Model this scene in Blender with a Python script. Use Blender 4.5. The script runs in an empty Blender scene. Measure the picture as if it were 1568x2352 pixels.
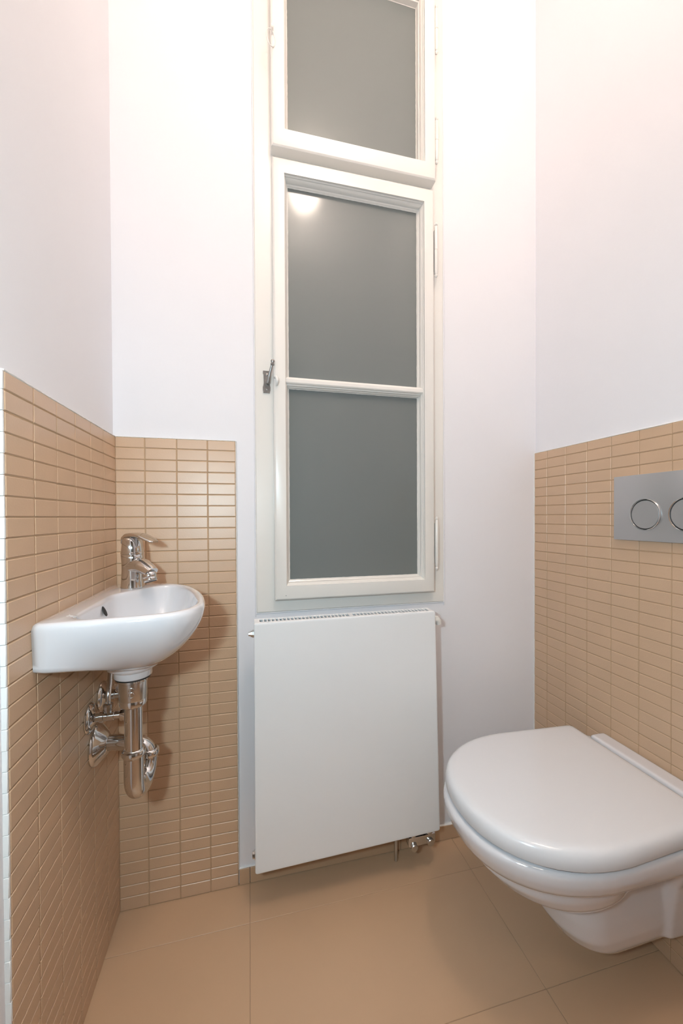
import bpy, bmesh, math, random
from mathutils import Vector, Matrix
random.seed(7)
PI = math.pi
sc = bpy.context.scene
COL = sc.collection

# ------------------------------------------------------------------ camera
W = 1.2253                      # room width (tile face to tile face)
cam_d = bpy.data.cameras.new('camera')
cam = bpy.data.objects.new('camera', cam_d); COL.objects.link(cam)
ya, pt, ro = (math.radians(a) for a in (13.9985, -0.586, -0.2719))
R = Vector((math.cos(ya), -math.sin(ya), 0))
F = Vector((math.sin(ya)*math.cos(pt), math.cos(ya)*math.cos(pt), math.sin(pt)))
U = R.cross(F)
R2 = R*math.cos(ro) + U*math.sin(ro)
U2 = -R*math.sin(ro) + U*math.cos(ro)
m = Matrix((R2, U2, -F)).transposed().to_4x4()
m.translation = Vector((.3248, -1.0983, .9966))
cam.matrix_world = m
cam_d.sensor_fit = 'VERTICAL'; cam_d.sensor_height = 36; cam_d.sensor_width = 24
cam_d.lens = 907.0/2352*36
cam_d.shift_x = -15.88/2352; cam_d.shift_y = 20.24/2352
cam_d.clip_start = .02
sc.camera = cam

# ------------------------------------------------------------------ light and exposure
wd = bpy.data.worlds.new('world'); sc.world = wd; wd.use_nodes = True
wd.node_tree.nodes['Background'].inputs[0].default_value = (.5, .55, .65, 1)
wd.node_tree.nodes['Background'].inputs[1].default_value = .15
sc.view_settings.view_transform = 'Standard'
try: sc.view_settings.look = 'None'
except Exception: pass
sc.view_settings.gamma = 1; sc.view_settings.use_curve_mapping = False
sc.view_settings.exposure = 0.0

def lamp(name, kind, loc, power, col, size=.1, rot=None):
    d = bpy.data.lights.new(name, kind); d.energy = power; d.color = col
    if kind == 'AREA': d.shape = 'DISK'; d.size = size
    elif kind == 'SPOT': d.spot_size = math.radians(150); d.spot_blend = .7; d.shadow_soft_size = size
    else: d.shadow_soft_size = size
    o = bpy.data.objects.new(name, d); COL.objects.link(o); o.location = loc
    if rot: o.rotation_euler = rot
    return o
# hand held flash beside the camera, daylight neutral
lamp('camera_flash', 'SPOT', (.16, -1.12, 1.09), 21.0, (.68, .90, 1.0), .03, (math.radians(86), 0, math.radians(-14)))
LAMP_POS = (.63, -1.08, 2.79)
LAMP_POWER = 19.0
LAMP_COL = (1.16, .97, .82)
# added fill light in the hallway, lifts the low back wall and radiator
lamp('hall_fill_light', 'AREA', (.22, -1.85, 2.45), 3.0, (1.0, .85, .70), .35)

# ------------------------------------------------------------------ materials
def mat(name, col, rough=.5, metal=0, coat=0, coat_rough=.03, bump=0, bscale=200, var=0, spec=.5, vscale=6, ior=1.5, bdist=.001):
    M = bpy.data.materials.new(name); M.use_nodes = True
    nt = M.node_tree; b = nt.nodes['Principled BSDF']
    b.inputs['Base Color'].default_value = (*col, 1)
    b.inputs['Roughness'].default_value = rough
    b.inputs['Metallic'].default_value = metal
    b.inputs['Coat Weight'].default_value = coat
    b.inputs['Coat Roughness'].default_value = coat_rough
    b.inputs['Specular IOR Level'].default_value = spec
    b.inputs['IOR'].default_value = ior
    tc = nt.nodes.new('ShaderNodeTexCoord')
    if var:
        n = nt.nodes.new('ShaderNodeTexNoise'); n.inputs['Scale'].default_value = vscale; n.inputs['Detail'].default_value = 4
        nt.links.new(tc.outputs['Object'], n.inputs['Vector'])
        r = nt.nodes.new('ShaderNodeMapRange'); r.inputs['To Min'].default_value = 1-var; r.inputs['To Max'].default_value = 1+var
        nt.links.new(n.outputs['Fac'], r.inputs['Value'])
        v = nt.nodes.new('ShaderNodeVectorMath'); v.operation = 'SCALE'; v.inputs[0].default_value = col
        nt.links.new(r.outputs['Result'], v.inputs['Scale'])
        nt.links.new(v.outputs['Vector'], b.inputs['Base Color'])
    if bump:
        n = nt.nodes.new('ShaderNodeTexNoise'); n.inputs['Scale'].default_value = bscale; n.inputs['Detail'].default_value = 3
        nt.links.new(tc.outputs['Object'], n.inputs['Vector'])
        bp = nt.nodes.new('ShaderNodeBump'); bp.inputs['Strength'].default_value = bump; bp.inputs['Distance'].default_value = bdist
        nt.links.new(n.outputs['Fac'], bp.inputs['Height'])
        nt.links.new(bp.outputs['Normal'], b.inputs['Normal'])
    return M

PLASTER = mat('white_plaster', (.84, .83, .86), .8, bump=.25, bscale=60, var=.012, spec=.3)
CEIL = mat('ceiling_paint', (.86, .84, .81), .9)
TILE = mat('beige_mosaic', (.60, .41, .265), .36, bump=.35, bscale=350, var=.05, vscale=14, spec=.9, bdist=.0006)
GROUT = mat('beige_grout', (.50, .34, .21), .9, bump=.2, bscale=300)
CAULK = mat('white_filler', (.84, .83, .81), .6, bump=.4, bscale=120)
FLOORT = mat('floor_tile', (.57, .38, .24), .38, bump=.08, bscale=90, var=.05, vscale=5, spec=.4)
FLOORG = mat('floor_joint', (.42, .29, .19), .9)
PAINT = mat('cream_gloss_paint', (.82, .79, .745), .28, bump=.12, bscale=28, var=.012, coat=.25, coat_rough=.08)
GLASS = mat('frosted_glass', (.158, .176, .172), .6, coat=.55, coat_rough=.11, bump=.0, spec=.35)
CERAM = mat('white_ceramic', (.71, .70, .725), .12, coat=1, coat_rough=.03)
SEATM = mat('white_seat_plastic', (.73, .735, .76), .22, coat=.3, coat_rough=.08)
RADM = mat('radiator_enamel', (.84, .85, .86), .45, var=.008)
CHROME = mat('chrome', (.68, .675, .67), .06, metal=1)
SATIN = mat('satin_metal', (.62, .60, .57), .24, metal=1)
PLATE = mat('matt_chrome_plate', (.50, .51, .52), .38, metal=.75)
DARK = mat('rubber_and_shade', (.015, .014, .013), .6)  # rubber gasket, tap mesh; also painted shade in overflow hole and button gap
SLOT = mat('opening_shade', (.05, .05, .05), .9)  # near black, paints the shade in the radiator slots and lid gap
IRON = mat('worn_steel', (.30, .29, .28), .32, metal=.9, bump=.6, bscale=150, var=.25, vscale=120)
PLAST = mat('white_plastic', (.80, .79, .76), .3)
GREYM = mat('grey_print', (.55, .54, .53), .6)
DOORM = mat('door_paint', (.80, .82, .84), .3)
HALL = mat('hall_paint', (.62, .58, .52), .9)

# ------------------------------------------------------------------ helpers
def link(name, me, mt, parent=None):
    o = bpy.data.objects.new(name, me); COL.objects.link(o)
    if mt: me.materials.append(mt)
    if parent: o.parent = parent
    return o
def obj(name, bm, mt, parent=None, smooth=None, kind=None):
    bmesh.ops.recalc_face_normals(bm, faces=bm.faces)
    me = bpy.data.meshes.new(name); bm.to_mesh(me); bm.free()
    if smooth is not None:
        for p in me.polygons: p.use_smooth = True
        me.set_sharp_from_angle(angle=math.radians(smooth))
    o = link(name, me, mt, parent)
    if kind: o['kind'] = kind
    return o
def empty(name, loc=(0, 0, 0), label=None, cat=None, group=None, kind=None, parent=None):
    o = bpy.data.objects.new(name, None); COL.objects.link(o); o.empty_display_size = .05
    if parent: o.parent = parent
    tag(o, label, cat, group, kind)
    return o
def tag(o, label=None, cat=None, group=None, kind=None):
    if label: o['label'] = label
    if cat: o['category'] = cat
    if group: o['group'] = group
    if kind: o['kind'] = kind
    return o
def settle(root, loc):
    """put the root empty at its base while its world-space parts stay where they are"""
    root.location = loc
    for c in root.children: c.location = Vector(c.location) - Vector(loc)
def box(bm, x0, x1, y0, y1, z0, z1, bev=0, seg=2):
    r = bmesh.ops.create_cube(bm, size=1)
    vs = r['verts']
    for v in vs:
        v.co = Vector(((x0+x1)/2+v.co.x*(x1-x0), (y0+y1)/2+v.co.y*(y1-y0), (z0+z1)/2+v.co.z*(z1-z0)))
    if bev:
        es = list({e for v in vs for e in v.link_edges})
        bmesh.ops.bevel(bm, geom=es, offset=bev, segments=seg, affect='EDGES', profile=.5)
def ringpts(c, u, v, r, n=24, r2=None):
    r2 = r if r2 is None else r2
    return [c + u*(r*math.cos(2*PI*i/n)) + v*(r2*math.sin(2*PI*i/n)) for i in range(n)]
def loft(bm, rings, cap0=True, cap1=True, closed=True):
    R_ = [[bm.verts.new(p) for p in r] for r in rings]
    n = len(R_[0])
    for a, b in zip(R_[:-1], R_[1:]):
        for i in range(n if closed else n-1):
            j = (i+1) % n
            try: bm.faces.new((a[i], a[j], b[j], b[i]))
            except ValueError: pass
    if cap0: bm.faces.new(R_[0][::-1])
    if cap1: bm.faces.new(R_[-1])
    return R_
def frame_of(d):
    d = d.normalized(); a = Vector((0, 0, 1)) if abs(d.z) < .9 else Vector((1, 0, 0))
    u = d.cross(a).normalized(); v = d.cross(u).normalized()
    return u, v
def tube(bm, pts, rad, n=20, caps=True):
    pts = [Vector(p) for p in pts]
    rads = rad if isinstance(rad, (list, tuple)) else [rad]*len(pts)
    rings = []; u = None
    for i, p in enumerate(pts):
        d = (pts[min(i+1, len(pts)-1)] - pts[max(i-1, 0)]).normalized()
        if u is None: u, v = frame_of(d)
        else:
            u = (u - d*u.dot(d)).normalized(); v = d.cross(u).normalized()
        rings.append(ringpts(p, u, v, rads[i], n))
    loft(bm, rings, caps, caps)
def lathe(bm, base, axis, prof, n=28):
    """prof: list of (distance along axis, radius)"""
    axis = Vector(axis).normalized(); u, v = frame_of(axis); base = Vector(base)
    loft(bm, [ringpts(base+axis*h, u, v, max(r, 1e-5), n) for h, r in prof])
def arc(c, a, b, r, t0, t1, n=10):
    c, a, b = Vector(c), Vector(a), Vector(b)
    return [c + a*(r*math.cos(t0+(t1-t0)*i/n)) + b*(r*math.sin(t0+(t1-t0)*i/n)) for i in range(n+1)]

# ------------------------------------------------------------------ room shell
ZC = 2.95           # ceiling height
YR = -1.30          # rear wall
def shell(name, mt, boxes, bev=0):
    bm = bmesh.new()
    for b in boxes: box(bm, *b, bev=bev)
    return obj(name, bm, mt, kind='structure')
shell('wall_left', PLASTER, [(-.12, -.007, YR-.1, .12, 0, ZC)])
shell('wall_right', PLASTER, [(W+.007, W+.12, YR-.1, .12, 0, ZC)])
# back wall with the window opening left free
WX0, WX1, WZ0, WZ1 = .340, .9010, .7345, 2.640
shell('wall_back', PLASTER, [(-.007, WX0, .008, .12, 0, ZC), (WX1, W+.007, .008, .12, 0, ZC),
                             (WX0, WX1, .008, .12, 0, WZ0), (WX0, WX1, .008, .12, WZ1, ZC)])
shell('ceiling', CEIL, [(-.12, W+.12, YR-.1, .12, ZC, ZC+.1)])
# rear wall with doorway
DX0, DX1, DZ = .04, .63, 1.98
shell('wall_rear', PLASTER, [(-.007, DX0, YR-.1, YR, 0, ZC), (DX1, W+.007, YR-.1, YR, 0, ZC), (DX0, DX1, YR-.1, YR, DZ, ZC)])
bm = bmesh.new()
box(bm, DX1-.005, DX1+.075, YR-.11, YR+.018, 0, DZ+.075, .004)
box(bm, -.003, DX1-.005, YR-.11, YR+.018, DZ-.005, DZ+.075, .004)
box(bm, -.003, DX0+.005, YR-.11, YR+.018, 0, DZ-.005, .004)
obj('door_1', bm, DOORM, smooth=35, kind='structure')
# hallway beyond the doorway
shell('wall_hall', HALL, [(-.9, -.8, -2.7, YR-.1, 0, 2.7), (1.6, 1.7, -2.7, YR-.1, 0, 2.7), (-.9, 1.7, -2.8, -2.7, 0, 2.7),
                          (-.9, -.12, YR-.11, YR-.1, 0, 2.7), (W+.12, 1.7, YR-.11, YR-.1, 0, 2.7)])
shell('ceiling_hall', CEIL, [(-.9, 1.7, -2.8, YR-.1, 2.7, 2.8)])

# floor: 60 x 30 cm tiles with thin joints
bm = bmesh.new(); box(bm, -.9, 1.7, -2.8, .12, -.06, -.0012)
fl = obj('floor', bm, FLOORG, kind='structure')
bm = bmesh.new()
ys = [.008, -.108] + [-.108-.2925*k for k in range(1, 10)]
xs = [-.9, -.8917, -.2867, .3183, .9233, 1.5283, 1.7]
g = .0006
for j in range(len(ys)-1):
    for i in range(1, len(xs)-1):
        x0, x1, y0, y1 = xs[i]+g, xs[i+1]-g, ys[j+1]+g, ys[j]-g
        if y0 > YR-.05: x0, x1 = max(x0, -.0065), min(x1, W+.0065)
        if x1 <= x0: continue
        box(bm, x0, x1, y0, y1, -.008, 0, .0006, 1)
o = obj('floor_tile', bm, FLOORT, parent=fl)

# wall mosaic: one mesh per wall side, tiles bevelled over a recessed grout bed
PITCH_X, PITCH_Z, J = .0753, .0292, .0020
def mosaic(name, us, zs, place, thick=.0085):
    bmt, bmg = bmesh.new(), bmesh.new()
    for i in range(len(us)-1):
        for k in range(len(zs)-1):
            u0, u1, z0, z1 = us[i]+J/2, us[i+1]-J/2, zs[k]+J/2, zs[k+1]-J/2
            if u1-u0 < .003: continue
            du, dz = random.uniform(-.00025, .00025), random.uniform(-.00025, .00025)
            a, b = place(u0+du, 0+random.uniform(0, .0003)), place(u1+du, .006)
            box(bmt, min(a[0], b[0]), max(a[0], b[0]), min(a[1], b[1]), max(a[1], b[1]), z0+dz, z1+dz, .0011, 1)
    a, b = place(us[0], .0016), place(us[-1], thick)
    box(bmg, min(a[0], b[0]), max(a[0], b[0]), min(a[1], b[1]), max(a[1], b[1]), zs[0], zs[-1])
    root = obj(name, bmg, GROUT, kind='structure')
    obj('mosaic_tile', bmt, TILE, parent=root, smooth=20)
    return root
def rows(top, first):
    z = [top, top-first]
    while z[-1]-PITCH_Z > .012: z.append(z[-1]-PITCH_Z)
    z.append(.0005)
    return z[::-1]
TL_END = -.458
lu = [TL_END + i*PITCH_X for i in range(6)] + [.0045]
mosaic('trim_1', lu, rows(1.2, .0266), lambda u, d: (-d, u))
bu = [-.001] + [.067+i*PITCH_X for i in range(3)] + [.2885]
mosaic('trim_2', bu, rows(1.2, .0266), lambda u, d: (u, d))
ru = []
y = -.0503
while y > YR+.04: ru.append(y); y -= PITCH_X
ru = [YR+.003] + ru[::-1] + [.0070]
mosaic('trim_3', ru, rows(1.2, .0252), lambda u, d: (W+d, u))

# white filler along the tile edges
def wavy_strip(bm, p0, p1, a, b, amp=.0004, n=70):
    """a thin rounded bead from p0 to p1; a, b are the two cross directions with their half sizes"""
    p0, p1, a, b = Vector(p0), Vector(p1), Vector(a), Vector(b)
    rings = []
    for i in range(n+1):
        c = p0.lerp(p1, i/n); k = 1+random.uniform(-.25, .25)
        rings.append([c + a*(k*math.cos(t)) + b*(k*math.sin(t)) for t in [2*PI*q/8 for q in range(8)]])
    loft(bm, rings)
bm = bmesh.new()
wavy_strip(bm, (-.004, TL_END, 1.2005), (-.004, 0, 1.2005), (.0038, 0, 0), (0, 0, .0016))
wavy_strip(bm, (0, .004, 1.2005), (.2885, .004, 1.2005), (0, .0038, 0), (0, 0, .0016))
wavy_strip(bm, (.2895, .004, .043), (.2895, .004, 1.2), (.0016, 0, 0), (0, .0038, 0), n=160)
wavy_strip(bm, (W+.004, YR, 1.2005), (W+.004, 0, 1.2005), (.0038, 0, 0), (0, 0, .0016))
wavy_strip(bm, (W+.0005, .0065, 0.05), (W+.0005, .0065, 1.2), (.0010, 0, 0), (0, .002, 0), n=160)
obj('trim_4', bm, CAULK, smooth=60, kind='structure')
# painted end face of the left mosaic, notched at each joint
bm = bmesh.new()
zz = rows(1.2, .0266)
for k in range(len(zz)-1):
    box(bm, -.0075, -.0004+random.uniform(-.0006, .0004), TL_END-.0035-random.uniform(0, .001), TL_END, zz[k]+.0003, zz[k+1]-.0003, .0005, 1)
obj('trim_5', bm, CAULK, smooth=40, kind='structure')

# baseboard of floor tile on the back wall, right of the mosaic
bm = bmesh.new()
for a, b in ((.2905, .3178), (.3190, .7545), (.7557, W-.001)):
    box(bm, a, b, .0002, .008, .001, .0435, .0007, 1)
obj('baseboard_back', bm, FLOORT, smooth=30, kind='structure')
bm = bmesh.new()
wavy_strip(bm, (.2905, .005, .0445), (W-.001, .005, .0445), (0, .004, 0), (0, 0, .0013))
obj('trim_6', bm, CAULK, smooth=60, kind='structure')

# ------------------------------------------------------------------ window
win = empty('window_1', kind='structure')
def rect_loft(bm, rings, cap0=False, cap1=False):
    """rings of (x0,x1,z0,z1,y)"""
    loft(bm, [[Vector((a, y, c)), Vector((b, y, c)), Vector((b, y, d)), Vector((a, y, d))] for a, b, c, d, y in rings], cap0, cap1)
FY = .0035
bm = bmesh.new()
SX0, SX1 = .389, .8592
rect_loft(bm, [(WX0, WX1, WZ0, WZ1, .06), (WX0, WX1, WZ0, WZ1, FY+.003), (WX0+.003, WX1-.003, WZ0+.003, WZ1-.003, FY),
               (SX0+.004, SX1-.004, .776, 2.59, FY), (SX0+.004, SX1-.004, .776, 2.59, .06)])
box(bm, SX0, SX1, .006, .06, 1.950, 1.992)      # transom behind the two sashes
obj('window_frame', bm, PAINT, win, smooth=25)
# flaky plaster bead round the frame
bm = bmesh.new()
for p0, p1, a, b in (((WX0-.001, .007, WZ0-.01), (WX0-.001, .007, WZ1), (.0016, 0, 0), (0, .0025, 0)),
                     ((WX1+.001, .007, WZ0-.01), (WX1+.001, .007, WZ1), (.0022, 0, 0), (0, .003, 0)),
                     ((WX0, .007, WZ0-.001), (WX1, .007, WZ0-.001), (0, .002, 0), (0, 0, .0016))):
    wavy_strip(bm, p0, p1, a, b, n=120)
obj('plaster_bead', bm, PLASTER, win, smooth=60)

def sash_mesh(x0, x1, z0, z1, fx0, fx1, fz0, fz1, gx0, gx1, gz0, gz1, yf, gy, roundl=.006):
    bm = bmesh.new()
    def mix(t, y): return (fx0+(gx0-fx0)*t, fx1+(gx1-fx1)*t, fz0+(gz0-fz0)*t, fz1+(gz1-fz1)*t, y)
    rs = [(x0, x1, z0, z1, .0055), (x0, x1, z0, z1, yf+.006), (x0+.001, x1-.001, z0+.001, z1-.001, yf+.003), (x0+.004, x1-.004, z0+.004, z1-.004, yf+.0005),
          (x0+.0055, x1-.0055, z0+.0055, z1-.0055, yf), (fx0, fx1, fz0, fz1, yf),
          mix(.0, yf+.006), mix(.16, yf+.008), mix(.18, yf+.011), mix(.35, yf+.013), mix(.5, yf+.017), mix(.62, yf+.021), mix(.64, yf+.0245), mix(.82, yf+.026), mix(1, gy)]
    rect_loft(bm, rs)
    # close the back
    rect_loft(bm, [mix(1, gy), mix(1, gy+.012), (x0+.012, x1-.012, z0+.012, z1-.012, gy+.012), (x0, x1, z0, z1, .0055)])
    return bm
GY = .0107
LS = dict(x0=SX0, x1=SX1, z0=.7705, z1=1.9615, fx0=.4205, fx1=.8275, fz0=.8095, fz1=1.9215, gx0=.4315, gx1=.8165, gz0=.8215, gz1=1.9080)
low = obj('sash', sash_mesh(yf=-.020, gy=GY, **LS), PAINT, win, smooth=25)
TS = dict(x0=SX0-.002, x1=SX1+.002, z0=1.9820, z1=2.580, fx0=.4215, fx1=.8265, fz0=2.030, fz1=2.528, gx0=.4325, gx1=.8155, gz0=2.0500, gz1=2.5120)
top = obj('sash', sash_mesh(yf=-.0285, gy=GY, **TS), PAINT, win, smooth=25)
# muntin: moulded bar, profile in y-z extruded along x
prof = [(GY, 1.3535), (.004, 1.3545), (.001, 1.3570), (-.004, 1.3575), (-.0055, 1.3610), (-.0095, 1.3620), (-.0115, 1.3650),
        (-.0115, 1.3730), (-.0095, 1.3765), (-.0055, 1.3775), (-.004, 1.3805), (.002, 1.3815), (GY, 1.3840)]
bm = bmesh.new()
loft(bm, [[Vector((x, y, z)) for y, z in prof] for x in (.4215, .8265)])
obj('muntin', bm, PAINT, low, smooth=20)
def pane(x0, x1, z0, z1, par):
    bm = bmesh.new(); box(bm, x0, x1, GY, GY+.004, z0, z1)
    return obj('pane', bm, GLASS, par)
pane(.427, .821, .8175, 1.357, low); pane(.427, .821, 1.381, 1.912, low)
pane(.428, .820, 2.046, 2.516, top)
# dried paint on the glass edge, slightly uneven
for par, (a, b, c, d) in ((low, (.4315, .8165, .8215, 1.3535)), (low, (.4315, .8165, 1.3840, 1.9080)), (top, (.4325, .8155, 2.0500, 2.5120))):
    bm = bmesh.new()
    for p0, p1, s in (((a, GY, c), (a, GY, d), (1, 0, 0)), ((b, GY, c), (b, GY, d), (1, 0, 0)), ((a, GY, c), (b, GY, c), (0, 0, 1)), ((a, GY, d), (b, GY, d), (0, 0, 1))):
        wavy_strip(bm, p0, p1, Vector(s)*.0011, (0, .0009, 0), n=60)
    obj('paint_bead', bm, PAINT, par, smooth=60)
# nail hole in the lower sash
bm = bmesh.new(); lathe(bm, (.4185, -.0203, .7835), (0, 1, 0), [(0, .0012), (.0006, .0012)], 10)
obj('nail_head', bm, IRON, low)
# hinges on the right hand side
def hinge(z0, z1, par, x=.8665, y=-.0165):
    bm = bmesh.new(); zm = (z0+z1)/2
    lathe(bm, (x, y, z0), (0, 0, 1), [(0, .0015), (.003, .0042), (.007, .0045), (.010, .0025), (.013, .0045), (.020, .0048), (.022, .0052), (zm-z0-.0008, .0052), (zm-z0-.0007, .0044),
          (zm-z0+.0007, .0044), (zm-z0+.0008, .0052), (z1-z0-.022, .0052), (z1-z0-.020, .0048), (z1-z0-.013, .0045), (z1-z0-.010, .0025), (z1-z0-.007, .0045), (z1-z0-.003, .0042), (z1-z0, .0015)], 16)
    box(bm, x-.004, x+.004, y, y+.022, z0+.02, z1-.02, .0006, 1)
    o = obj('hinge', bm, PAINT, par, smooth=40); return o
hinge(.836, .996, low); hinge(1.706, 1.868, low)
hinge(2.035, 2.173, top, y=-.022); hinge(2.355, 2.500, top, y=-.022)
# latch: worn steel plate with a lever
lt = empty('window_latch', parent=win)
bm = bmesh.new()
n = 10; outl = []
for z, w in ((1.3345, .0085), (1.339, .0090), (1.342, .0100), (1.350, .0103), (1.356, .0085), (1.363, .0075), (1.372, .0078), (1.384, .0080), (1.388, .0098), (1.3945, .0095)):
    outl.append((z, w))
for zz_ in [1]:
    ring_f = [Vector((.3715+w, FY-.0028, z)) for z, w in outl] + [Vector((.3715-w, FY-.0028, z)) for z, w in outl[::-1]]
    ring_b = [Vector((p.x, FY, p.z)) for p in ring_f]
    loft(bm, [ring_b, ring_f])
for z in (1.3445, 1.3835):
    lathe(bm, (.3725, FY-.0025, z), (0, -1, 0), [(0, .0034), (.0012, .0030), (.0018, .0012)], 14)
obj('latch_plate', bm, IRON, lt, smooth=35)
bm = bmesh.new()
lathe(bm, (.3745, FY-.002, 1.362), (0, -1, 0), [(0, .0065), (.008, .0060), (.011, .0042), (.012, .002)], 18)
tube(bm, [(.3745, -.009, 1.360), (.3765, -.012, 1.370), (.3790, -.016, 1.382), (.3825, -.021, 1.396), (.3850, -.024, 1.403)], [.0055, .0042, .0034, .0030, .0030], 14)
lathe(bm, (.3853, -.0243, 1.401), (.12, -.12, 1), [(0, .0032), (.001, .0048), (.004, .0050), (.006, .0040), (.008, .0040), (.010, .0052), (.013, .0050), (.0155, .003), (.016, .001)], 16)
obj('latch_lever', bm, IRON, lt, smooth=50)
bm = bmesh.new()
tube(bm, [(.3925, -.018, 1.3715), (.3950, -.0285, 1.3700), (.3975, -.0310, 1.3640), (.3980, -.0305, 1.3570), (.3970, -.0250, 1.3515), (.3960, -.019, 1.3505)], [.003, .0036, .0042, .0042, .0038, .0025], 12)
obj('latch_keeper', bm, PLAST, win, smooth=60)
# pull ring on the upper sash
bm = bmesh.new()
c = Vector((.3865, -.034, 2.2540))
tube(bm, [c+Vector((.0115*math.sin(t), .006*math.sin(t), .0215*math.cos(t))) for t in [2*PI*i/32 for i in range(33)]], .0016, 10)
obj('pull_ring', bm, PAINT, top, smooth=60)
bm = bmesh.new()
tube(bm, [(.3915, -.027, 2.2830), (.3910, -.036, 2.2815), (.3890, -.038, 2.2770), (.3890, -.034, 2.2740)], [.0028, .0026, .0022, .0018], 10)
lathe(bm, (.3925, -.0275, 2.295), (0, -1, 0), [(0, .0052), (.0015, .0048), (.002, .001)], 14)
obj('ring_hook', bm, PAINT, top, smooth=60)

# ------------------------------------------------------------------ mosaic left clear; hand basin
LR = empty('hand_basin')
Cb = Vector((.120, -.235, 0))
outline = [(0, -.030), (.010, -.021), (.035, -.016), (.068, -.018), (.110, -.031), (.156, -.058), (.184, -.092), (.205, -.137), (.224, -.190), (.2355, -.248), (.2405, -.300),
           (.2370, -.336), (.222, -.366), (.192, -.385), (.150, -.393), (.100, -.397), (.050, -.4005), (.014, -.4045), (.004, -.4035), (0, -.398)]
def ray_r(poly, c, t):
    d = Vector((math.cos(t), math.sin(t))); best = None
    for i in range(len(poly)):
        p, q = Vector(poly[i])-c, Vector(poly[(i+1) % len(poly)])-c
        e = q-p; den = d.x*e.y-d.y*e.x
        if abs(den) < 1e-12: continue
        s = (p.x*e.y-p.y*e.x)/den; k = (p.x*d.y-p.y*d.x)/den
        if s > 0 and -1e-6 <= k <= 1+1e-6: best = s if best is None else min(best, s)
    return best
c2 = Vector((Cb.x, Cb.y))
def rsmooth(poly, n_):   # rounded version of the outline: average of Chaikin cut polygons
    P = [Vector(p) for p in poly]
    for _ in range(n_):
        Q = []
        for i in range(len(P)):
            a, b = P[i], P[(i+1) % len(P)]
            if (b-a).length < .004 or (abs(a.x) < 1e-6 and abs(b.x) < 1e-6): Q += [a, b] if abs(a.x) < 1e-6 else [a]
            else: Q += [a.lerp(b, .25), a.lerp(b, .75)]
        P = Q
    return P
OUT = rsmooth(outline, 2)
N = 120
th = [2*PI*i/N for i in range(N)]
ro_ = [ray_r(OUT, c2, t) for t in th]
inr = []
for t, r in zip(th, ro_):
    r = r-.019
    d = Vector((math.cos(t), math.sin(t)))
    if d.x < 0: r = min(r, (c2.x-.046)/(-d.x))
    nn = Vector((.79, -.61)); s = nn.dot(d); off = .142-nn.dot(c2)
    if s < 0: r = min(r, off/s)
    inr.append(r)
for _ in range(10):
    inr = [(inr[i-1]+2*inr[i]+inr[(i+1) % N])/4 for i in range(N)]
ZR = .835
def P3(i, r, z, cx=Cb.x, cy=Cb.y):
    return Vector((cx+r*math.cos(th[i]), cy+r*math.sin(th[i]), z))
def sstep(a, b, x):
    t = max(0, min(1, (x-a)/(b-a))); return t*t*(3-2*t)
rings = []
# inside, from the drain outwards
Db = Vector((.104, -.252))
for s, z in ((.10, .722), (.16, .7225), (.35, .727), (.55, .736), (.72, .752), (.85, .775), (.93, .798), (.972, .815), (.988, .823)):
    k = (1-s)**1.2
    rings.append([P3(i, inr[i]*s, z, Cb.x+(Db.x-Cb.x)*k, Cb.y+(Db.y-Cb.y)*k) for i in range(N)])
for dr, z in ((.0005, ZR-.006), (.002, ZR-.0028), (.0045, ZR-.0008), (.008, ZR)):
    rings.append([P3(i, inr[i]+dr, z) for i in range(N)])
for dr, z in ((.0085, ZR), (.005, ZR-.0008), (.002, ZR-.0032), (.0005, ZR-.007)):
    rings.append([P3(i, ro_[i]-dr, z) for i in range(N)])
# outside: bowl swells under the rim; by the wall it stays a straight apron
AN = Vector((.088, -.248))
for q in (0, .1, .2, .3, .4, .5, .6, .7, .8, .88, .94, .98, 1.0):
    ring = []
    for i in range(N):
        p = Vector((c2.x+ro_[i]*math.cos(th[i]), c2.y+ro_[i]*math.sin(th[i])))
        w = sstep(.0, .150, p.x)
        D = .072*(1-w)+.112*w
        back = sstep(-.16, -.05, p.y)          # rear side tucks in faster
        S_b = (1-q**1.65)**.68 if q < 1 else 0
        S_b = .25+.75*S_b
        S_a = 1-.03*q-.10*max(0, q-.9)/.1
        S = S_a*(1-w)+S_b*w
        pp = AN+(p-AN)*S
        if p.x < .004: pp.x = 0
        ring.append(Vector((max(0, pp.x), pp.y, ZR-.011-q*D)))
    rings.append(ring)
last = rings[-1]
for k, dz in ((.8, .004), (.55, .006), (.3, .007)):
    rings.append([Vector((AN.x+(p.x-AN.x)*k, AN.y+(p.y-AN.y)*k, p.z*k+(.706)*(1-k))) for p in last])
bm = bmesh.new(); loft(bm, rings)
basin = obj('basin_bowl', bm, CERAM, LR, smooth=70)
# waste boss below the bowl and tap boss beside it
bm = bmesh.new()
lathe(bm, (.102, -.252, .730), (0, 0, -1), [(0, .050), (.020, .046), (.026, .036), (.028, .0345), (.0385, .034), (.0405, .032), (.041, .02)], 36)
lathe(bm, (.058, -.225, .748), (.1, 0, -1), [(0, .06), (.020, .056), (.034, .046), (.042, .030), (.045, .01)], 32)
obj('waste_boss', bm, CERAM, LR, smooth=50)
bm = bmesh.new(); lathe(bm, (.102, -.252, .6905), (0, 0, -1), [(0, .030), (.001, .0315), (.0035, .0315), (.0042, .028)], 32)
obj('waste_gasket', bm, DARK, LR, smooth=50)
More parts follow.
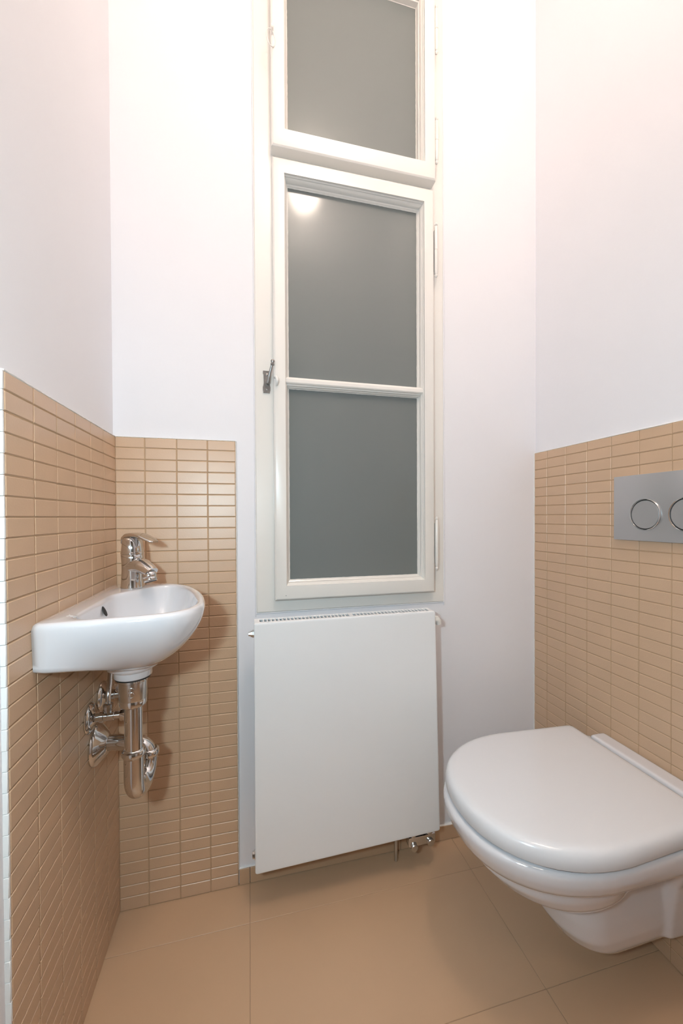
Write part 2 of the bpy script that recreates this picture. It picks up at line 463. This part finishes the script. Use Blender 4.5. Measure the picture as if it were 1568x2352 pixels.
# overflow hole on the wall side of the bowl: dark disc painting its shade
bm = bmesh.new()
lathe(bm, (.0490, -.241, .8150), (.92, 0, .40), [(0, .0105), (.0016, .0100), (.0018, .0078)], 24)
for v in bm.verts: v.co.y = -.241+(v.co.y+.241)*.62
obj('overflow_hole', bm, DARK, LR, smooth=50)
bm = bmesh.new(); lathe(bm, (.104, -.252, .7222), (0, 0, 1), [(0, .030), (.002, .030), (.004, .026), (.0045, .020), (.006, .018), (.007, .004)], 28)
obj('waste_plug', bm, CHROME, LR, smooth=50)
# small printed script mark on the rim
bm = bmesh.new()
mk = [(.030, -.345), (.034, -.351), (.031, -.357), (.036, -.353), (.040, -.357), (.038, -.362), (.043, -.359), (.047, -.364), (.045, -.369), (.050, -.366)]
for a, b in zip(mk[:-1], mk[1:]):
    tube(bm, [(a[0], a[1], ZR+.0001), (b[0], b[1], ZR+.0001)], .0005, 6)
obj('maker_mark', bm, GREYM, LR)
settle(LR, (0, -.21, .75))
tag(LR, 'white ceramic hand basin fixed to the tiled left wall under the chrome tap', 'sink')

# ------------------------------------------------------------------ tap
TP = empty('basin_tap')
B = Vector((.0605, -.093, ZR)); hd = Vector((.80, -.60, 0)); sd = Vector((.60, .80, 0)); up = Vector((0, 0, 1))
bm = bmesh.new()
rs = []
for z, a, b, off in ((0, .0245, .0240, 0), (.002, .0250, .0245, 0), (.004, .0245, .0240, 0), (.020, .0235, .0230, .0), (.040, .0225, .0225, .001), (.055, .0235, .0230, .002), (.068, .0245, .0235, .002), (.076, .0245, .0235, .001), (.078, .0235, .0225, .001)):
    rs.append(ringpts(B+up*z+hd*off, hd, sd, a, 36, b))
loft(bm, rs)
# spout growing out of the column
sp = [(0, .048, .022, .020), (.010, .051, .0225, .0205), (.022, .0525, .0215, .0190), (.034, .0510, .0200, .0165), (.046, .0465, .0180, .0145), (.056, .0415, .0165, .0135), (.061, .0385, .0155, .0125)]
rs = []
for i, (l, z, a, b) in enumerate(sp):
    tl = math.radians(-10-5*i); dirv = hd*math.cos(tl)+up*math.sin(tl); nv = -hd*math.sin(tl)+up*math.cos(tl)
    rs.append(ringpts(B+hd*l+up*z, sd, nv, a, 28, b))
loft(bm, rs)
obj('tap_body', bm, CHROME, TP, smooth=40)
bm = bmesh.new()
ax = Vector((hd.x*.30, hd.y*.30, -1)).normalized()
lathe(bm, B+hd*.0525+up*.0375, ax, [(0, .0135), (.004, .0152), (.010, .0152), (.012, .0142), (.013, .0147), (.019, .0147), (.0205, .0135)], 30)
aer = obj('aerator', bm, CHROME, TP, smooth=40)
bm = bmesh.new()
lathe(bm, B+hd*.0525+up*.0375+ax*.0200, ax, [(0, .0122), (.0010, .0119), (.0011, .002)], 26)
obj('aerator_mesh', bm, DARK, TP, smooth=40)
bm = bmesh.new()
lathe(bm, B+up*.0775+hd*.001, (0, 0, 1), [(0, .0225), (.001, .0240), (.005, .0245), (.0065, .0232)], 36)
obj('collar', bm, CHROME, TP, smooth=40)
# domed head with the lever sweeping forward
bm = bmesh.new(); rs = []
for z, a, b, off in ((.083, .0235, .0230, .001), (.090, .0232, .0228, .001), (.100, .0220, .0220, .001), (.108, .0205, .0208, .000), (.114, .0180, .0190, -.001), (.1185, .0130, .0150, -.001), (.1205, .006, .007, 0)):
    rs.append(ringpts(B+up*z+hd*off, hd, sd, a, 36, b))
loft(bm, rs)
obj('tap_head', bm, CHROME, TP, smooth=50)
bm = bmesh.new(); rs = []
for l, z, w, h in ((-.022, .1045, .012, .004), (-.016, .1145, .016, .006), (-.004, .1205, .0185, .006), (.012, .1225, .0185, .0055), (.030, .1210, .0180, .0048), (.044, .1170, .0175, .0040), (.057, .1125, .0160, .0034), (.067, .1090, .0130, .0028), (.073, .1075, .0080, .0020)):
    c = B+hd*l+up*z
    rs.append([c + sd*(w*math.copysign(abs(math.cos(t))**.6, math.cos(t))) + up*(h*math.copysign(abs(math.sin(t))**.8, math.sin(t))-.10*w*0) for t in [2*PI*i/24 for i in range(24)]])
loft(bm, rs)
obj('lever', bm, CHROME, TP, smooth=50)
settle(TP, B)
tag(TP, 'chrome single lever mixer tap standing on the rear corner of the white basin', 'tap')

# ------------------------------------------------------------------ waste trap
TR = empty('drain_trap')
X0, Y0 = .101, -.250
bm = bmesh.new()
lathe(bm, (X0, Y0, .6865), (0, 0, -1), [(0, .0255), (.002, .0262), (.007, .0262), (.008, .0250), (.040, .0250), (.042, .0240), (.043, .0215)], 36)
obj('waste_nut', bm, SATIN, TR, smooth=40)
bm = bmesh.new()
for k in range(4):      # castellated rim and the raised 8-shaped mark
    a = -PI/2+.35+k*.32; c = Vector((X0+.0258*math.cos(a), Y0+.0258*math.sin(a), .6830))
    box(bm, c.x-.002, c.x+.002, c.y-.002, c.y+.002, c.z-.003, c.z+.003, .0005, 1)
for dz, r in ((.0045, .0045), (-.0045, .0050)):
    pts = []
    for i in range(21):
        t = 2*PI*i/20; a = -PI/2+.12+r*math.cos(t)/.025
        pts.append((X0+.0252*math.cos(a), Y0+.0252*math.sin(a), .664+dz+r*math.sin(t)))
    tube(bm, pts, .0007, 6)
obj('embossed_mark', bm, SATIN, TR, smooth=50)
bm = bmesh.new()
lathe(bm, (X0, Y0, .6445), (0, 0, -1), [(0, .0235), (.002, .0242), (.010, .0242), (.012, .0232), (.015, .0185)], 36)
obj('seal_ring', bm, CHROME, TR, smooth=40)
X1, Y1 = .109, -.172
ud = Vector((X1-X0, Y1-Y0, 0)); half = ud.length/2; un = ud.normalized()
bm = bmesh.new()
tube(bm, [(X0, Y0, .632), (X0, Y0, .532)], .0160, 28)
obj('tail_pipe', bm, CHROME, TR, smooth=40)
bm = bmesh.new()
zc = .487
mid = Vector((X0, Y0, zc))+un*half
pts = [Vector((X0, Y0, .536)), Vector((X0, Y0, .515)), Vector((X0, Y0, .50))] + arc(mid, -un, Vector((0, 0, -1)), half, 0, PI, 20) + [Vector((X1, Y1, .486)), Vector((X1, Y1, .492))]
tube(bm, pts, .0178, 28)
obj('trap_bend', bm, CHROME, TR, smooth=50)
bm = bmesh.new()
lathe(bm, (X0, Y0, .546), (0, 0, -1), [(0, .0165), (.002, .0180), (.003, .0205), (.006, .0215), (.011, .0215), (.013, .0200), (.016, .0180)], 36)
obj('slip_ring', bm, CHROME, TR, smooth=40)
bm = bmesh.new()
lathe(bm, (X1, Y1, .500), (0, 0, -1), [(0, .0165), (.002, .0180), (.003, .0205), (.006, .0215), (.011, .0215), (.013, .0200), (.016, .0180)], 36)
obj('slip_ring', bm, CHROME, TR, smooth=40)
bm = bmesh.new()
EY, EZ = -.150, .512
cc = Vector((X1-.038, Y1+.0, EZ-.038))
hp = Vector((-1, (EY-Y1)/(X1-.02), 0)).normalized()
pts = [Vector((X1, Y1, .485)), Vector((X1, Y1, .490))]
ctr = Vector((X1, Y1, .486))+hp*.026
pts = [Vector((X1, Y1, .470))] + arc(ctr, -hp, Vector((0, 0, 1)), .026, 0, PI/2, 12) + [Vector((.045, EY-.004, EZ)), Vector((.002, EY, EZ))]
tube(bm, pts, .0160, 26)
obj('outlet_pipe', bm, CHROME, TR, smooth=50)
bm = bmesh.new()
lathe(bm, (.0002, EY, EZ), (1, 0, 0), [(0, .0430), (.003, .0440), (.007, .0425), (.009, .0400), (.024, .0230), (.0265, .0175), (.027, .016)], 44)
obj('wall_rosette', bm, CHROME, TR, smooth=35)
settle(TR, (X0, Y0, .443))
tag(TR, 'chrome waste trap with U bend and round wall rosette hanging under the white basin', 'drain pipe')

# ------------------------------------------------------------------ angle valves
def valve(yv, zv, label, far=False):
    root = empty('angle_valve')
    bm = bmesh.new(); lathe(bm, (.0002, yv, zv), (1, 0, 0), [(0, .0300), (.0025, .0310), (.005, .0295), (.009, .0210), (.0105, .0150), (.013, .0105)], 36)
    obj('rosette', bm, CHROME, root, smooth=35)
    bm = bmesh.new()
    lathe(bm, (.002, yv, zv), (1, 0, 0), [(0, .0085), (.018, .0085), (.0185, .0110), (.026, .0110), (.0265, .0090), (.045, .0090), (.0455, .0075), (.060, .0072)], 22)
    lathe(bm, (.036, yv, zv), (0, 0, 1), [(0, .0085), (.014, .0080), (.0145, .0095), (.026, .0095), (.027, .0070)], 6)
    obj('valve_body', bm, CHROME, root, smooth=35)
    bm = bmesh.new()
    lathe(bm, (.058, yv, zv), (1, 0, 0), [(0, .0080), (.002, .0125), (.015, .0135), (.018, .0115), (.019, .004)], 10)
    obj('handle', bm, CHROME, root, smooth=25)
    bm = bmesh.new()
    top_y = -.150 if not far else -.135
    zt_ = .738
    tube(bm, [(.036, yv, zv+.024), (.036, yv, zv+.040), (.034, (yv+top_y)/2, zv+.060), (.031, top_y, zv+.085), (.031, top_y, zt_)], .0050, 14)
    obj('supply_tube', bm, CHROME, root, smooth=50)
    settle(root, (0, yv, zv)); tag(root, label, 'valve')
    return root
valve(-.183, .584, 'chrome angle valve nearest the viewer on the left wall, above the large drain rosette')
valve(-.112, .600, 'chrome angle valve nearest the room corner, partly hidden behind the chrome drain tail', far=True)

# ------------------------------------------------------------------ radiator
RD = empty('radiator')
bm = bmesh.new()
Yf, Yb = -.110, -.063
q = [(.3315, .1180), (.8275, .1300), (.8150, .7375), (.3325, .7365)]      # front face corners (the unit hangs slightly askew)
def quad_ring(ins, y):
    cx, cz = .577, .43
    out = []
    P = [Vector((a, 0, b)) for a, b in q]
    for k in range(4):
        p, a, b = P[k], P[k-1], P[(k+1) % 4]
        r = .006
        for s in range(5):
            t = s/4
            e1 = (a-p).normalized(); e2 = (b-p).normalized()
            pt = p + e1*(r*(1-t)**2) + e2*(r*t**2)
            dirc = (Vector((cx, 0, cz))-pt)
            pt = pt + Vector((math.copysign(ins, dirc.x), 0, math.copysign(ins, dirc.z)))
            out.append(Vector((pt.x, y, pt.z)))
    return out
loft(bm, [quad_ring(.0005, Yf+.012), quad_ring(0, Yf+.010), quad_ring(0, Yf+.0015), quad_ring(.0006, Yf+.0004), quad_ring(.0015, Yf), quad_ring(.006, Yf)])
front = obj('front_panel', bm, RADM, RD, smooth=50)
bm = bmesh.new()
box(bm, .3345, .3360, Yf+.010, Yb, .130, .733, .0004, 1); box(bm, .8135, .8150, Yf+.010, Yb, .140, .733, .0004, 1)
box(bm, .336, .8135, Yb-.002, Yb, .14, .733)
obj('side_cover', bm, RADM, RD)
bm = bmesh.new(); box(bm, .3375, .812, Yf+.013, Yb-.003, .150, .722)
obj('inner_shade', bm, SLOT, RD)  # dark block, its colour imitates shade behind the grille slots
# top grille: rails and cross bars leave rows of open slots
bm = bmesh.new()
zt = .7365
gx0, gx1 = .3335, .8145
box(bm, gx0, gx1, Yf+.0100, Yf+.0150, zt-.004, zt, .0006, 1)
box(bm, gx0, gx1, Yb-.006, Yb, zt-.004, zt, .0006, 1)
box(bm, gx0, gx0+.013, Yf+.0150, Yb-.006, zt-.004, zt-.0003)
box(bm, gx1-.011, gx1, Yf+.0150, Yb-.006, zt-.004, zt-.0003)
box(bm, .5770, .5880, Yf+.0150, Yb-.006, zt-.004, zt-.0003)
def bars(a, b, k):
    st = (b-a)/k
    for i in range(1, k):
        box(bm, a+st*i-.0017, a+st*i+.0017, Yf+.0150, Yb-.006, zt-.004, zt-.0003)
bars(gx0+.013, .5770, 24); bars(.5880, gx1-.011, 22)
obj('top_grille', bm, RADM, RD)
bm = bmesh.new()      # plugs and vent on the sides
lathe(bm, (.3345, -.085, .7050), (-1, 0, 0), [(0, .0100), (.006, .0100), (.0065, .0085), (.010, .0080), (.0105, .0060), (.015, .0055), (.0155, .003)], 8)
obj('side_plug', bm, SATIN, RD, smooth=30)
bm = bmesh.new()
lathe(bm, (.3345, -.085, .1480), (-1, 0, 0), [(0, .0110), (.004, .0110), (.0045, .0080), (.009, .0080), (.010, .004)], 8)
obj('side_plug', bm, SATIN, RD, smooth=30)
bm = bmesh.new()
tube(bm, [(.812, -.085, .706), (.822, -.085, .7080), (.831, -.084, .7075), (.8370, -.083, .7010), (.8380, -.083, .6930)], [.010, .0105, .0105, .0095, .008], 16)
obj('air_vent', bm, PLAST, RD, smooth=60)
for xx in (.45, .70):
    for za in (.20, .60):
        bm = bmesh.new(); box(bm, xx-.015, xx+.015, Yb, .0075, za, za+.06, .001, 1)
        obj('wall_bracket', bm, RADM, RD)
settle(RD, (.58, -.085, .12))
tag(RD, 'flat white panel radiator on the back wall below the frosted window', 'radiator')
# valve block under the right end
RV = empty('radiator_valve')
bm = bmesh.new()
box(bm, .742, .822, -.094, -.070, .085, .112, .003, 2)
for xx in (.757, .806):
    lathe(bm, (xx, -.082, .085), (0, 0, 1), [(0, .0120), (.045, .0120)], 18)
    tube(bm, [(xx, -.082, .100), (xx, -.05, .100), (xx, .0, .100)], .0085, 14)
obj('valve_block', bm, CHROME, RV, smooth=35)
for xx, zz_ in ((.757, .086), (.806, .092)):
    bm = bmesh.new()
    lathe(bm, (xx, -.090, zz_), (0, -1, 0), [(0, .0095), (.010, .0098), (.0115, .0085), (.012, .002)], 22)
    obj('valve_cap', bm, SATIN, RV, smooth=35)
settle(RV, (.78, -.08, .08))
tag(RV, 'chrome twin radiator valve with two round caps under the right end of the radiator', 'valve')
# brass pipe stub seen under the radiator
bm = bmesh.new(); tube(bm, [(.728, -.030, .001), (.728, -.030, .105), (.740, -.040, .1)], .0055, 12)

o = obj('radiator_pipe', bm, SATIN, smooth=50)
tag(o, 'thin pale pipe rising from the floor beside the radiator valve', 'pipe')

# ------------------------------------------------------------------ flush plate
FP = empty('flush_plate')
bm = bmesh.new(); box(bm, W-.0105, W+.001, -.540, -.2935, .9365, 1.0930, .0012, 2)
obj('plate_cover', bm, PLATE, FP, smooth=35)
for yy in (-.376, -.4665):
    bm = bmesh.new()
    u, v = Vector((0, 1, 0)), Vector((0, 0, 1)); c = Vector((W-.0100, yy, .9985))
    prof = [(0, .0370), (.0035, .0368), (.0042, .0362), (.0040, .0350), (.0012, .0338), (.0, .0336)]
    loft(bm, [ringpts(c+Vector((-h, 0, 0)), u, v, r, 64) for h, r in prof], False, False)
    ringo = obj('chrome_ring', bm, CHROME, FP, smooth=50)
    bm = bmesh.new()
    lathe(bm, (W-.0100, yy, .9985), (-1, 0, 0), [(0, .0328), (.0020, .0328), (.0028, .0320), (.0029, .002)], 56)
    obj('flush_button', bm, PLATE, FP, smooth=35)
    bm = bmesh.new()
    lathe(bm, (W-.0104, yy, .9985), (-1, 0, 0), [(0, .0337), (.0004, .0337)], 48)
    obj('button_gap', bm, DARK, FP)  # dark disc, its colour stands for shade around the button
settle(FP, (W, -.417, 1.015))
tag(FP, 'matt chrome flush plate with two round buttons on the tiled right wall', 'flush plate')

# ------------------------------------------------------------------ toilet
TO = empty('wall_hung_toilet')
TY = -.384
def dshape(xf, xm, xb, w, wb, z, n=2.2, K=28, rb=.02, yc=TY):
    """D outline: rounded nose at xf, widest w at xm, straight sides to xb with half width wb"""
    pts = []
    for i in range(K+1):
        t = -PI/2+PI*i/K
        cx, sx = math.cos(t), math.sin(t)
        pts.append(Vector((xm-(xm-xf)*(abs(cx)**(2/n)), yc+w*math.copysign(abs(sx)**(2/n), sx), z)))
    # + side (y up) then rounded rear corners
    for s in (1, -1):
        side = [Vector((xm+(xb-rb-xm)*k/4, yc+s*(w+(wb-w)*k/4), z)) for k in range(1, 5)]
        cor = [Vector((xb-rb+rb*math.sin(a), yc+s*(wb-rb+rb*math.cos(a)), z)) for a in [PI/2*k/5 for k in range(1, 6)]]
        seq = side+cor
        pts += seq if s == 1 else seq[::-1]
    return pts
# lid
bm = bmesh.new()
def lidring(ins, z): return dshape(.727+ins, .945, 1.168-ins, .190-ins, .178-ins, z, rb=.012)
loft(bm, [lidring(.004, .4020), lidring(.001, .4025), lidring(0, .4045), lidring(.0005, .418), lidring(.002, .4245), lidring(.005, .4300), lidring(.009, .4330), lidring(.014, .4350), lidring(.022, .4358), lidring(.05, .4362)])
obj('lid', bm, SEATM, TO, smooth=60)
bm = bmesh.new()
loft(bm, [dshape(.737, .945, 1.165, .181, .172, .3950, rb=.012), dshape(.737, .945, 1.165, .181, .172, .4022, rb=.012)])
obj('seat_gap_shade', bm, SLOT, TO, smooth=60)  # near black slab, its colour stands for shade between lid and bowl
# ceramic body, overlapping lofts fused by a voxel remesh
bm = bmesh.new()
A = [(.3965, .731, .178), (.3945, .7250, .1825), (.390, .7205, .1855), (.385, .7190, .1865), (.370, .7215, .1855), (.352, .7290, .179), (.340, .738, .169), (.332, .751, .155), (.329, .775, .138)]
loft(bm, [dshape(xf, .955, W-.0005, w, min(w, .178), z, rb=.02) for z, xf, w in A[::-1]])
def egg(xf, xb, w, z, n=2.15, K=56):
    cx, a = (xf+xb)/2, (xb-xf)/2
    return [Vector((cx+a*math.copysign(abs(math.cos(t))**(2/n), math.cos(t)), TY+w*math.copysign(abs(math.sin(t))**(2/n), math.sin(t)), z)) for t in [2*PI*i/K for i in range(K)]]
Bw = [(.247, .905, 1.02, .072), (.250, .880, 1.04, .092), (.254, .860, 1.055, .107), (.264, .830, 1.07, .122), (.277, .804, 1.08, .134), (.293, .779, 1.09, .145), (.315, .760, 1.10, .152), (.345, .757, 1.10, .155)]
loft(bm, [egg(a, b, w, z) for z, a, b, w in Bw])
# trapway foot
Ft = [(.099, 1.025, .055), (.101, 1.00, .068), (.109, .972, .078), (.125, .950, .086), (.152, .932, .092), (.19, .924, .095), (.25, .922, .097), (.30, .922, .098)]
loft(bm, [dshape(xf, xf+.075, W-.0005, w, w*.98, z, n=2.1, rb=.015) for z, xf, w in Ft])
# flange against the wall
Fl = [(.118, 1.150, .088), (.124, 1.146, .095), (.17, 1.142, .102), (.25, 1.136, .116), (.33, 1.13, .150), (.385, 1.13, .165)]
def plate_ring(z, xa, w):
    return [Vector((xa, TY-w+.012, z)), Vector((xa+.012, TY-w, z)), Vector((W-.0005, TY-w-.002, z)), Vector((W-.0005, TY+w+.002, z)), Vector((xa+.012, TY+w, z)), Vector((xa, TY+w-.012, z))]
loft(bm, [plate_ring(*f) for f in Fl])
# raised ceramic shelf behind the lid
box(bm, 1.178, W-.0005, TY-.300, TY+.128, .375, .4285, .006, 3)
bmesh.ops.recalc_face_normals(bm, faces=bm.faces)
body = obj('toilet_bowl', bm, CERAM, TO)
rm = body.modifiers.new('fuse', 'REMESH'); rm.mode = 'VOXEL'; rm.voxel_size = .0036; rm.use_smooth_shade = True
sm = body.modifiers.new('soft', 'SMOOTH'); sm.factor = .5; sm.iterations = 9
settle(TO, (W, TY, .10))
tag(TO, 'white wall hung toilet with closed lid on the tiled right wall', 'toilet')

# ------------------------------------------------------------------ ceiling lamp (above the frame)
CL = empty('ceiling_lamp')
lp = Vector(LAMP_POS)
bm = bmesh.new(); tube(bm, [(lp.x, lp.y, ZC-.02), (lp.x, lp.y, lp.z+.09)], .004, 10)
lathe(bm, (lp.x, lp.y, ZC), (0, 0, -1), [(0, .045), (.02, .045), (.03, .02)], 24)
lathe(bm, (lp.x, lp.y, lp.z+.10), (0, 0, -1), [(0, .012), (.01, .020), (.045, .020)], 20)
obj('cord_and_socket', bm, PLAST, CL, smooth=40)
BULB = bpy.data.materials.new('lit_bulb'); BULB.use_nodes = True
nb = BULB.node_tree.nodes['Principled BSDF']
nb.inputs['Emission Color'].default_value = (*LAMP_COL, 1)
bm = bmesh.new(); bmesh.ops.create_icosphere(bm, subdivisions=3, radius=.085, matrix=Matrix.Translation(lp))
bulb = obj('bulb', bm, BULB, CL, smooth=60)
nb.inputs['Emission Strength'].default_value = LAMP_POWER/(4*PI*PI*.085**2)
settle(CL, (lp.x, lp.y, ZC))
tag(CL, 'bare warm bulb hanging from the ceiling above the room', 'lamp')
